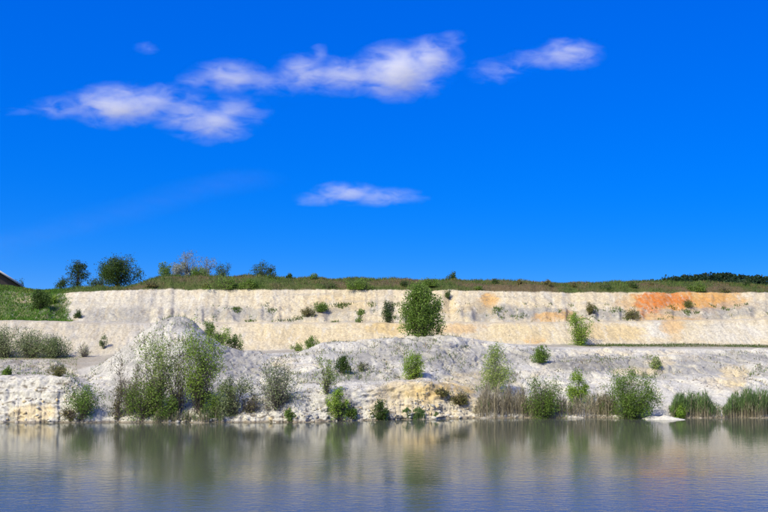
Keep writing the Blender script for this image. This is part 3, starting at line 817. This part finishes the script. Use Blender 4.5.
shrub(206, 277, 256, 20, 'round', G_SILVER, 'silver_shrub', 'silvery shrub standing apart on the plateau', k=12.4, clumps=26, leaves=44, b0=.3, cr=.18, leaf=.09, stem_r=.07)
shrub(199, 278, 268, 16, 'flat', G_MID, 'plateau_bush', 'low green bush between two silvery shrubs', k=12.1, clumps=24, leaves=44, b0=.05, cr=.2, leaf=.09)
shrub(223, 278, 264, 18, 'round', G_DARK, 'plateau_bush', 'loose dark green bush right of the silvery shrubs', k=12.3, clumps=26, leaves=44, b0=.1, cr=.2, leaf=.09)
shrub(263, 279, 263, 23, 'upright', G_DARK, 'plateau_tree', 'single flat topped small tree on the plateau', 'tree', k=12.2, clumps=44, leaves=46, b0=.25, cr=.17, leaf=.09)
shrub(453, 282, 272, 11, 'round', G_DARK, 'plateau_bush', 'lone small bush breaking the plateau skyline', k=12.2, clumps=22, leaves=36, b0=.05, cr=.22, leaf=.09)
for (u, vb, vt, w, lb) in ((226, 289, 279, 34, 'low bright green bush on the grass edge under the loose bush'), (250, 288, 280, 20, 'low green bush on the grass edge under the flat topped tree'), (360, 289, 281, 27, 'flat green bush on the grass edge above the slim ledge bush'), (697, 291, 286, 22, 'green bush on the grass edge above the orange patch'), (430, 286, 280, 20, 'dull green bush on the grass edge behind the big thicket')):
    shrub(u, vb, vt, w, 'flat', G_MID, 'edge_bush', lb, krange=(10.2, 12), clumps=34, leaves=50, b0=.03, cr=.16, leaf=.09)


_r = np.random.default_rng(88)
for u in (146, 158, 205, 276, 291, 318, 333, 402, 474, 497, 522, 548, 575, 603, 628, 655, 722, 748):
    k_ = _r.uniform(10.3, 12.0); k3 = int(_r.integers(0, 3))
    p_ = ground_k(u, k_); pv_ = float(project(p_)[1])
    shrub(u + _r.uniform(-5, 5), pv_, pv_ - _r.uniform(2.5, 5), _r.uniform(8, 18), 'flat', *[(G_MID, 'rim_bush', 'knee high mid green tuft of scrub on the grassy rim'), (G_DARK, 'rim_bush', 'knee high dark green tuft of scrub on the grassy rim'), (G_OLIVE, 'rim_bush', 'knee high olive brown tuft of scrub on the grassy rim')][k3],
          k=k_, group=['mid green', 'dark green', 'olive brown'][k3] + ' tufts along the rim', clumps=12, leaves=26, b0=.03, cr=.2, leaf=.09)


# ------------------------------------------------------------------ grass, scrub, reeds, wood (nobody could count these)
def surf_points(n, k0, k1, u0, u1, rng, dens=None):
    rows = np.nonzero((kt >= k0) & (kt < k1))[0]; cols_ = np.nonzero((uc >= u0) & (uc <= u1))[0]
    # sample evenly by area
    A_ = np.linalg.norm(np.cross(np.diff(P[rows][:, cols_], axis=1)[:-1], np.diff(P[rows][:, cols_], axis=0)[:, :-1]), axis=-1)
    if dens is not None:
        A_ = A_ * dens[rows][:, cols_][:-1, :-1]
    cdf = np.cumsum(A_.ravel()); idx = np.searchsorted(cdf, rng.random(n) * cdf[-1]).clip(0, A_.size - 1)
    r = rows[idx // A_.shape[1]]; c = cols_[idx % A_.shape[1]]
    f, gg = rng.random(n)[:, None], rng.random(n)[:, None]
    p = P[r, c] * (1 - f) * (1 - gg) + P[r + 1, c] * f * (1 - gg) + P[r, c + 1] * (1 - f) * gg + P[r + 1, c + 1] * f * gg
    return p, r, c


def blades(p, hgt, width, lean, rng, seg=2):
    """ribbons growing from p; returns verts, quads (seg+1 pairs each)"""
    n = len(p)
    az = rng.random(n) * 2 * math.pi; side = np.stack([np.cos(az), np.sin(az), 0 * az], -1)
    la = rng.random(n) * 2 * math.pi; ln = np.stack([np.cos(la), np.sin(la), 0 * la], -1) * (lean * np.abs(rng.normal(size=n)))[:, None]
    vs = []
    for j in range(seg + 1):
        t = j / seg
        q = p + np.array([0, 0, 1.0]) * (hgt * t)[:, None] + ln * (hgt * t * t)[:, None]
        w = width * (1 - .85 * t)
        vs += [q - side * w[:, None], q + side * w[:, None]]
    v = np.stack(vs, 1).reshape(-1, 3)
    b_ = np.arange(n)[:, None] * 2 * (seg + 1)
    f = np.concatenate([np.stack([b_[:, 0] + 2 * j, b_[:, 0] + 2 * j + 1, b_[:, 0] + 2 * j + 3, b_[:, 0] + 2 * j + 2], -1) for j in range(seg)])
    return v, f


def grass_obj(name, label, n, k0, k1, u0, u1, h0, h1, w, colfun, seed, dens=None, lean=.6):
    rng = np.random.default_rng(seed)
    p, r, c = surf_points(n, k0, k1, u0, u1, rng, dens)
    p[:, 2] -= .03
    hh = rng.uniform(h0, h1, n) * (1 + .5 * nA[r, c])
    v, f = blades(p, hh, w * rng.uniform(.6, 1.4, n), lean, rng, 1)
    cc = colfun(nA[r, c] + .5 * nB[r, c] + .45 * rng.normal(size=n), PU[r, c], rng)
    return add(name, mesh_np(name, v, f, np.repeat(cc, 4, 0)), M_GRASS, label=label, cat='grass', kind='stuff')


def col_dry(m, u, rng):
    dry = np.array([.26, .18, .085]); red = np.array([.20, .115, .06]); gr = np.array([.10, .16, .03])
    t = sst(-.35, .45, m + .3 * sst(330, 180, u) + .42)[:, None]
    base = np.where(rng.random((len(u), 1)) < .45, dry, red)
    return (base * (1 - t) + gr * t) * rng.uniform(.7, 1.3, (len(u), 1))


def col_green(m, u, rng):
    a_ = np.array([.09, .21, .02]); b_ = np.array([.22, .26, .05])
    t = sst(.0, .9, -m)[:, None]
    return (a_ * (1 - t) + b_ * t) * rng.uniform(.65, 1.35, (len(u), 1))


edge_dens = np.ones_like(D)
grass_obj('plateau_grass', 'reddish dry grass mixed with green along the plateau edge', 85000, 10.04, 12.6, -150, 900, .10, .36, .03, col_dry, 301)
grass_obj('slope_grass', 'lush green grass on the slope below the house', 42000, 8.5, 12.4, -160, 75, .10, .32, .04, col_green, 302, dens=np.clip(gl, 0, 1) + 1e-4)
grass_obj('ledge_grass', 'strip of short green grass along the foot of the lower step', 7000, 6.2, 7.05, 585, 900, .05, .17, .03, lambda m, u, r: col_dry(m + .1, u, r) * .9, 303)
grass_obj('terrace_grass', 'short dull grass on the terrace left of the mound', 5000, 2.3, 6.9, -150, 78, .05, .2, .03, lambda m, u, r: col_dry(m, u, r) * 1.2, 304)
wd = np.clip(sst(.1, .6, nB + .6 * nA) + .04, 0, 1)
grass_obj('dry_weeds', 'scattered dry weeds over the grey spoil', 9000, 1.3, 5.2, 60, 900, .06, .3, .025, lambda m, u, r: col_dry(m - .3, u, r) * 1.1, 305, dens=wd)
grass_obj('face_weeds', 'sparse weeds along the foot of the upper step', 2600, 8.9, 9.6, 190, 800, .1, .35, .04, lambda m, u, r: col_dry(m + .3, u, r), 306, dens=np.clip(sst(.15, .6, nB), 0, 1) + .001)


def reed_bed(label, u0, u1, vtop, n, green, seed, depth=(-.15, 1.7), split=.5, dry=((.40, .35, .235), (.275, .24, .16)), name='reed_bed'):
    rng = np.random.default_rng(seed)
    u = rng.uniform(u0, u1, n)
    keep = (pn(u / 7.0, u * 0 + seed) > -0.45 - .9 * rng.random(n)) & (np.minimum(u - u0, u1 - u) > rng.random(n) * 5 * (name == 'reed_bed'))
    u = u[keep]; n = len(u)
    d = np.interp(u, uc, sh) + rng.uniform(*depth, n)
    x = ray(u, 417)[0] * d
    j = np.clip(np.searchsorted(uc, u), 0, NU - 1)
    rr_ = np.array([np.interp(d[i], P[:row(2.6), j[i], 1], P[:row(2.6), j[i], 2]) for i in range(n)])
    p = np.stack([x, d, rr_ - .05], -1)
    top = np.interp(u, np.linspace(u0, u1, len(vtop)), vtop) if len(vtop) > 1 else np.full(n, vtop[0])
    edge = np.minimum(1, .4 + np.minimum(u - u0, u1 - u) / 14)
    hgt = (height(top, d) - p[:, 2]) * rng.uniform(.45, 1.1, n) * edge * (1 + .22 * pn(u / 5.0, u * 0 + seed + .5))
    v1, f1 = blades(p, hgt, np.full(n, .015), .14, rng, 4)
    tt = np.tile(np.repeat(np.linspace(0, 1, 5), 2), n)[:, None]
    dc = np.where(rng.random((n, 1)) < .5, dry[0], dry[1]) * rng.uniform(.75, 1.25, (n, 1))
    gc = np.array([.115, .20, .065]) * rng.uniform(.7, 1.35, (n, 1)) + np.array([.03, .02, 0]) * rng.random((n, 1))
    isg = (rng.random((n, 1)) < green)
    gcol = np.where(isg, gc, dc)
    w_ = sst(split - .2, split + .15, tt)
    c1 = np.repeat(dc, 10, 0) * (1 - w_) + np.repeat(gcol, 10, 0) * w_
    # long leaves leaving the stalks
    m = n * 4
    i = rng.integers(0, n, m); t = rng.uniform(.25, .95, m)
    q = p[i] + np.array([0, 0, 1.0]) * (hgt[i] * t)[:, None]
    v2, f2 = blades(q, hgt[i] * rng.uniform(.15, .32, m), np.full(m, .02), .8, rng, 2)
    tg = sst(split - .2, split + .1, t)[:, None]
    c2 = np.repeat(dc[i] * (1 - tg) + gcol[i] * tg, 6, 0)
    return add(name, mesh_np(name, np.concatenate([v1, v2]), np.concatenate([f1, f2 + len(v1)]), np.concatenate([c1, c2])), M_GRASS,
               label=label, cat='reeds', kind='stuff')


reed_bed('dry greyish brown reeds below the pale pointed sapling', 474, 530, [398, 388, 386, 388, 390], 700, .04, 401)
reed_bed('dry brown reeds around the rounded willow bush', 526, 572, [390, 394, 396, 396], 430, .06, 402)
reed_bed('short dry reeds between the upright sapling and the largest willow bush', 566, 622, [398, 398, 394, 392, 398], 480, .18, 403)
reed_bed('dense green reeds with straw coloured feet behind the sandbar', 668, 717, [400, 395, 393, 395, 396], 1050, .9, 404, split=.42)
reed_bed('dense green reeds at the far end of the shore', 722, 836, [401, 394, 392, 394, 391, 393, 391, 393, 392], 2300, .86, 405, split=.45)
reed_bed('short thin reeds filling the gap between the two green reed beds', 708, 732, [404], 150, .7, 411)
reed_bed('few tall reeds rising above the dense green reeds', 745, 752, [379], 30, .8, 406, split=.3)
reed_bed('bright green sedge tuft at the foot of the ochre bank, beside the small dark bush', 402, 411, [406], 190, 1.0, 407, depth=(-.1, .35), split=.05, name='sedge_tuft')
reed_bed('broader green sedge tuft at the middle foot of the ochre bank', 413, 425, [406], 240, 1.0, 408, depth=(-.1, .35), split=.05, name='sedge_tuft')
reed_bed('smallest green sedge tuft under the ochre bank', 433, 440, [410], 110, 1.0, 409, depth=(-.1, .35), split=.05, name='sedge_tuft')
reed_bed('thin reeds along the water in front of the willow thicket', 150, 226, [408, 411, 407], 420, .5, 410, depth=(-.15, .3), split=.3)

rng = np.random.default_rng(77)
nt_ = 1500
tu = rng.uniform(630, 1250, nt_); td = rng.uniform(440, 560, nt_)
tz = np.array([np.interp(u, hu, np.interp(d, hd, np.arange(16)) * 0 + HG[int(np.clip(np.searchsorted(hd, d), 0, 15)), :, 2]) for u, d in zip(tu, td)])
ctr = np.stack([(tu - 384) / F * td, td, tz + .8 * np.clip((tu - 640) / 40, 0, 1)], -1)
ci = np.repeat(np.arange(nt_), 45)
hr = rng.uniform(.9, 1.9, nt_)
q = rng.normal(size=(len(ci), 3)); q /= np.linalg.norm(q, axis=1, keepdims=True); q *= rng.random((len(ci), 1)) ** .4 * hr[ci][:, None]
q[:, 2] *= rng.uniform(.7, 1.15, nt_)[ci]
lv, lf = cards(ctr[ci] + q, .42, 1.3, rng)
lc = np.array([.03, .062, .022]) * rng.uniform(.6, 1.5, nt_)[ci][:, None] * rng.uniform(.7, 1.3, (len(ci), 1))
add('far_wood', mesh_np('far_wood', lv, lf, np.repeat(lc, 4, 0)), M_LEAF, label='dark wood covering the distant hill', cat='wood', kind='stuff')


# ------------------------------------------------------------------ stones
def ico():
    t = (1 + 5 ** .5) / 2
    v = np.array([(-1, t, 0), (1, t, 0), (-1, -t, 0), (1, -t, 0), (0, -1, t), (0, 1, t), (0, -1, -t), (0, 1, -t), (t, 0, -1), (t, 0, 1), (-t, 0, -1), (-t, 0, 1)], float)
    v /= np.linalg.norm(v[0])
    f = np.array([(0, 11, 5), (0, 5, 1), (0, 1, 7), (0, 7, 10), (0, 10, 11), (1, 5, 9), (5, 11, 4), (11, 10, 2), (10, 7, 6), (7, 1, 8),
                  (3, 9, 4), (3, 4, 2), (3, 2, 6), (3, 6, 8), (3, 8, 9), (4, 9, 5), (2, 4, 11), (6, 2, 10), (8, 6, 7), (9, 8, 1)])
    return v, f


IV, IF = ico()
rng = np.random.default_rng(21)
rock_me = []
for i in range(10):
    s = np.array([rng.uniform(.8, 1.3), rng.uniform(.6, 1.0), rng.uniform(.45, .8)])
    v = IV * s * rng.uniform(.72, 1.2, (12, 1))
    base = [WHITE, WHITE, CREAM, GREY * 1.3, WHITE * .9][i % 5]
    rock_me.append(mesh_np('stone', v, IF, np.clip(base * rng.uniform(.85, 1.05, (12, 1)), 0, .76)))
    rock_me[-1].materials.append(M_ROCK)
pts1, _, _ = surf_points(110, .97, 1.5, 232, 475, rng)
pts2, _, _ = surf_points(55, .97, 1.7, -20, 80, rng)
pts3, _, _ = surf_points(30, .97, 1.3, 160, 230, rng)
pts4, _, _ = surf_points(60, 1.6, 4.2, 90, 760, rng)
for grp, s0, s1 in ((pts1, .07, .26), (pts2, .07, .22), (pts3, .10, .24), (pts4, .05, .13)):
    for p in grp:
        o = add('stone', rock_me[rng.integers(0, 10)], None, spoil)
        s = rng.uniform(0, 1) ** 2.2 * (s1 - s0) + s0
        o.location = (p[0], p[1], p[2] + s * .02)
        o.scale = (s, s, s)
        o.rotation_euler = (rng.normal(0, .25), rng.normal(0, .25), rng.random() * 6.28)
# the rest of the rubble
n = 15000
pa, ra, ca = surf_points(n, .98, 5.0, 60, 860, rng, dens=np.clip(sst(-.1, .6, nB + .3 * nA) * (1 + 3 * midcl), 0, 9) + .05)
ss = rng.random(n) ** 4 * .085 + .02
rv = pa[:, None] + IV[None] * rng.uniform(.6, 1.2, (n, 12, 1)) * (ss[:, None] * np.array([1, .9, .65]))[:, None]
rf = (IF[None] + np.arange(n)[:, None, None] * 12).reshape(-1, 3)
rcol = np.array([GREY, WHITE, DKGREY * 1.2, BUFF])[rng.choice(4, n, p=[.35, .2, .33, .12])] * rng.uniform(.8, 1.1, (n, 1))
add('rubble', mesh_np('rubble', rv.reshape(-1, 3), rf, np.repeat(rcol, 12, 0)), M_ROCK, spoil, kind='stuff')

# pale sandbar in front of the reeds
su = np.linspace(0, 1, 70); sv_ = np.linspace(0, 1, 22)
a_, b_ = np.meshgrid(su, sv_)
c0 = at(640, 418.2, 77.4); c1 = at(689, 418.6, 77.4)
xx = c0[0] + (c1[0] - c0[0]) * a_
yy = 76.3 + 1.9 * b_ + .25 * np.sin(a_ * 5)
prof_ = np.sin(math.pi * a_) ** .6 * (1.25 - .75 * a_) * np.sin(math.pi * b_) ** .7
prof_ = prof_ * (1 + .35 * fbm(xx * .9, yy * 1.2, o=3))
zz = -.12 + .36 * prof_ + .05 * fbm(xx * 2, yy * 2, o=3) * prof_
i_ = (np.arange(21)[:, None] * 70 + np.arange(69)[None, :]).ravel()
add('sandbar', mesh_np('sandbar', np.stack([xx, yy, zz], -1).reshape(-1, 3), np.stack([i_, i_ + 1, i_ + 71, i_ + 70], -1), np.tile(WHITE, (70 * 22, 1)), True), M_EARTH,
    label='small flat pale sandbar lying in the water before the reeds', cat='sandbar')

# ------------------------------------------------------------------ house at the top of the green slope
M_ROOF = mat_plain('roof_tile', (.10, .075, .07), .8, .3, 8)
M_BOARD = mat_plain('dark_boards', (.075, .062, .055), .8, .3, 5)
M_TRIM = mat_plain('trim', (.55, .52, .48), .6, .1, 5)
M_PANE = mat_plain('window_pane', (.5, .52, .55), .1, .05, 5, .0)


def box(x0, x1, y0, y1, z0, z1):
    v = np.array([(x, y, z) for z in (z0, z1) for y in (y0, y1) for x in (x0, x1)], float)
    f = np.array([(0, 2, 3, 1), (4, 5, 7, 6), (0, 1, 5, 4), (2, 6, 7, 3), (0, 4, 6, 2), (1, 3, 7, 5)])
    return v, f


HD = 140.0
eave = at(23, 287.5, HD); hw = 5.0; slope = .64; hlen = 9.0
house = add('house', None, label='dark boarded gabled house on the green slope with pale roof edges', cat='house')
cx = eave[0] - hw
gz = eave[2] - 2.6
HR = rad(26)
cx = eave[0] - hw * math.cos(HR)
house.location = (cx, HD - hw * math.sin(HR), gz)
house.rotation_euler = (0, 0, HR)
rz_ = eave[2] - gz + hw * slope          # ridge height
ez = eave[2] - gz
v = np.array([(-hw + .4, 0, -1.2), (hw - .4, 0, -1.2), (hw - .4, 0, ez + .15), (0, 0, rz_ - .12), (-hw + .4, 0, ez + .15),
              (-hw + .4, hlen, -1.2), (hw - .4, hlen, -1.2), (hw - .4, hlen, ez + .15), (0, hlen, rz_ - .12), (-hw + .4, hlen, ez + .15)])
wall_me = bpy.data.meshes.new('wall')
wall_me.from_pydata(v.tolist(), [], [(0, 1, 2, 3, 4), (9, 8, 7, 6, 5), (0, 5, 6, 1), (1, 6, 7, 2), (4, 9, 5, 0)])
add('wall', wall_me, M_BOARD, house)
for s in (-1, 1):
    th = .22
    q = np.array([(0, -.5, rz_), (s * hw, -.5, ez), (s * hw, hlen + .5, ez), (0, hlen + .5, rz_)])
    q = np.concatenate([q, q + np.array([0, 0, th])])
    f = np.array([(0, 1, 2, 3), (7, 6, 5, 4), (0, 4, 5, 1), (1, 5, 6, 2), (2, 6, 7, 3), (3, 7, 4, 0)])
    rf_ = add('roof_slope', mesh_np('roof_slope', q, f), M_ROOF, house)
    q2 = np.array([(0, -.56, rz_ - .06), (s * hw, -.56, ez - .06), (s * hw, -.5, ez - .06), (0, -.5, rz_ - .06)])
    q2 = np.concatenate([q2, q2 + np.array([0, 0, .30])])
    add('bargeboard', mesh_np('bargeboard', q2, f), M_TRIM, rf_)
wx = (at(-1, 282, HD)[0] - cx) / math.cos(HR)
wz = at(0, 282, HD)[2] - gz
win_ = add('window', mesh_np('window', *box(wx - .5, wx + .5, -.06, 0.02, wz - .45, wz + .45)), M_TRIM, house)
add('pane', mesh_np('pane', *box(wx - .4, wx + .4, -.08, -.063, wz - .35, wz + .35)), M_PANE, win_)
dv = add('door', mesh_np('door', *box(-2.2, -1.2, -.06, 0.02, -.9, 1.2)), M_ROOF, house)


# ------------------------------------------------------------------ clouds (real volumes, 4 km away)
def cloud(label, lobes, d, dens, nscale, seed, amp=1.0, name='cloud', thr=.0, group=None):
    """lobes: (u, v, ru, rv, weight) in photo pixels, laid out at distance d"""
    us = [l[0] for l in lobes]; vs = [l[1] for l in lobes]
    c = at(sum(us) / len(us), sum(vs) / len(vs), d)
    px = d / F
    L = []
    for (u, v, ru, rv, w) in lobes:
        p = at(u, v, d) - c
        L.append((p[0], p[2], ru * px, rv * px, w))
    x0 = min(l[0] - l[2] for l in L); x1 = max(l[0] + l[2] for l in L)
    z0 = min(l[1] - l[3] for l in L); z1 = max(l[1] + l[3] for l in L)
    dy = max(l[3] for l in L) * 1.6
    me = mesh_np(name, *box(x0, x1, -dy, dy, z0, z1))
    m = bpy.data.materials.new('cloud_vapour'); m.use_nodes = True
    nt = m.node_tree; nt.nodes.clear()
    out = nt.nodes.new('ShaderNodeOutputMaterial')
    pv = nt.nodes.new('ShaderNodeVolumePrincipled')
    pv.inputs['Color'].default_value = (1, 1, 1, 1)
    pv.inputs['Anisotropy'].default_value = -.35
    nt.links.new(pv.outputs[0], out.inputs['Volume'])
    tc = nt.nodes.new('ShaderNodeTexCoord')

    def N(t, op=None):
        n_ = nt.nodes.new(t)
        if op:
            n_.operation = op
        return n_
    field = None
    for (lx, lz, rx, rz, w) in L:
        mp = N('ShaderNodeMapping'); mp.vector_type = 'TEXTURE'
        mp.inputs['Location'].default_value = (lx, 0, lz); mp.inputs['Scale'].default_value = (rx, min(rz * 1.6, dy), rz)
        nt.links.new(tc.outputs['Object'], mp.inputs['Vector'])
        le = N('ShaderNodeVectorMath', 'LENGTH'); nt.links.new(mp.outputs[0], le.inputs[0])
        mr = N('ShaderNodeMapRange'); mr.inputs['From Min'].default_value = 1; mr.inputs['From Max'].default_value = 0.15
        mr.inputs['To Max'].default_value = w
        nt.links.new(le.outputs['Value'], mr.inputs['Value'])
        if field is None:
            field = mr.outputs[0]
        else:
            mxn = N('ShaderNodeMath', 'MAXIMUM'); nt.links.new(field, mxn.inputs[0]); nt.links.new(mr.outputs[0], mxn.inputs[1]); field = mxn.outputs[0]
    mp = N('ShaderNodeMapping'); mp.inputs['Location'].default_value = (seed * 7.1, seed * 3.3, seed)
    mp.inputs['Scale'].default_value = (nscale * .8, nscale, nscale * 1.9); mp.inputs['Rotation'].default_value = (0, rad(-20), 0)
    nt.links.new(tc.outputs['Object'], mp.inputs['Vector'])
    nz = N('ShaderNodeTexNoise'); nz.inputs['Scale'].default_value = 1; nz.inputs['Detail'].default_value = 6
    nz.inputs['Roughness'].default_value = .66; nz.inputs['Distortion'].default_value = .6
    nt.links.new(mp.outputs[0], nz.inputs['Vector'])
    # density = dens * clamp(field * 1.1 + amp*(noise-0.5) - thr)
    s1 = N('ShaderNodeMath', 'MULTIPLY_ADD'); s1.inputs[1].default_value = 4.2 * amp; s1.inputs[2].default_value = -2.1 * amp - .12 - thr
    nt.links.new(nz.outputs['Fac'], s1.inputs[0])
    s2 = N('ShaderNodeMath', 'ADD'); nt.links.new(field, s2.inputs[0]); nt.links.new(s1.outputs[0], s2.inputs[1])
    # fade to nothing at the hull
    s3 = N('ShaderNodeMath', 'MULTIPLY'); nt.links.new(field, s3.inputs[1])
    s4 = N('ShaderNodeMath', 'MAXIMUM'); s4.inputs[1].default_value = 0; nt.links.new(s2.outputs[0], s4.inputs[0])
    nt.links.new(s4.outputs[0], s3.inputs[0])
    s5 = N('ShaderNodeMath', 'MULTIPLY'); s5.inputs[1].default_value = dens; nt.links.new(s3.outputs[0], s5.inputs[0])
    nt.links.new(s5.outputs[0], pv.inputs['Density'])
    o = add(name, me, m, label=label, cat='cloud', group=group)
    o.location = tuple(c)
    return o


CD = 4000.0
cloud('broad white cloud with a long feathery left tail', [(118, 106, 66, 26, 1), (72, 108, 54, 15, .6), (20, 112, 40, 8, .35), (150, 100, 50, 22, .75), (185, 112, 46, 26, .6), (212, 124, 50, 24, .85), (235, 112, 44, 22, .55)], CD, .012, .013, 1)
cloud('smooth oval cloud between the two larger clouds', [(230, 76, 50, 20, .95), (200, 82, 34, 13, .55), (262, 80, 30, 18, .65)], CD, .010, .014, 2)
cloud('large ragged white cloud with a torn right tip', [(305, 73, 38, 24, .75), (318, 54, 16, 14, .5), (345, 76, 50, 24, .75), (400, 72, 60, 34, 1), (430, 58, 40, 26, .85), (452, 38, 18, 10, .5), (285, 84, 30, 15, .5)], CD, .012, .013, 3)
cloud('detached wispy cloud drifting apart from the others', [(568, 54, 44, 19, 1), (535, 60, 42, 14, .7), (495, 71, 36, 15, .6)], CD, .009, .015, 4)
cloud('small low flat bottomed cloud above the quarry', [(345, 193, 40, 14, .95), (385, 197, 50, 12, .8), (318, 199, 34, 9, .7)], CD, .012, .015, 5)
cloud('faint tiny wisp of cloud above the broad cloud', [(147, 48, 16, 8, .8)], CD, .004, .015, 6, name='cloud_wisp')
cloud('faint long diagonal veil of cirrus low over the trees', [(-20 + i * 20, 252 - i * 5.6, 56, 15, .8) for i in range(14)], CD, .00028, .008, 7, name='cirrus_veil', thr=-.25, amp=.6)
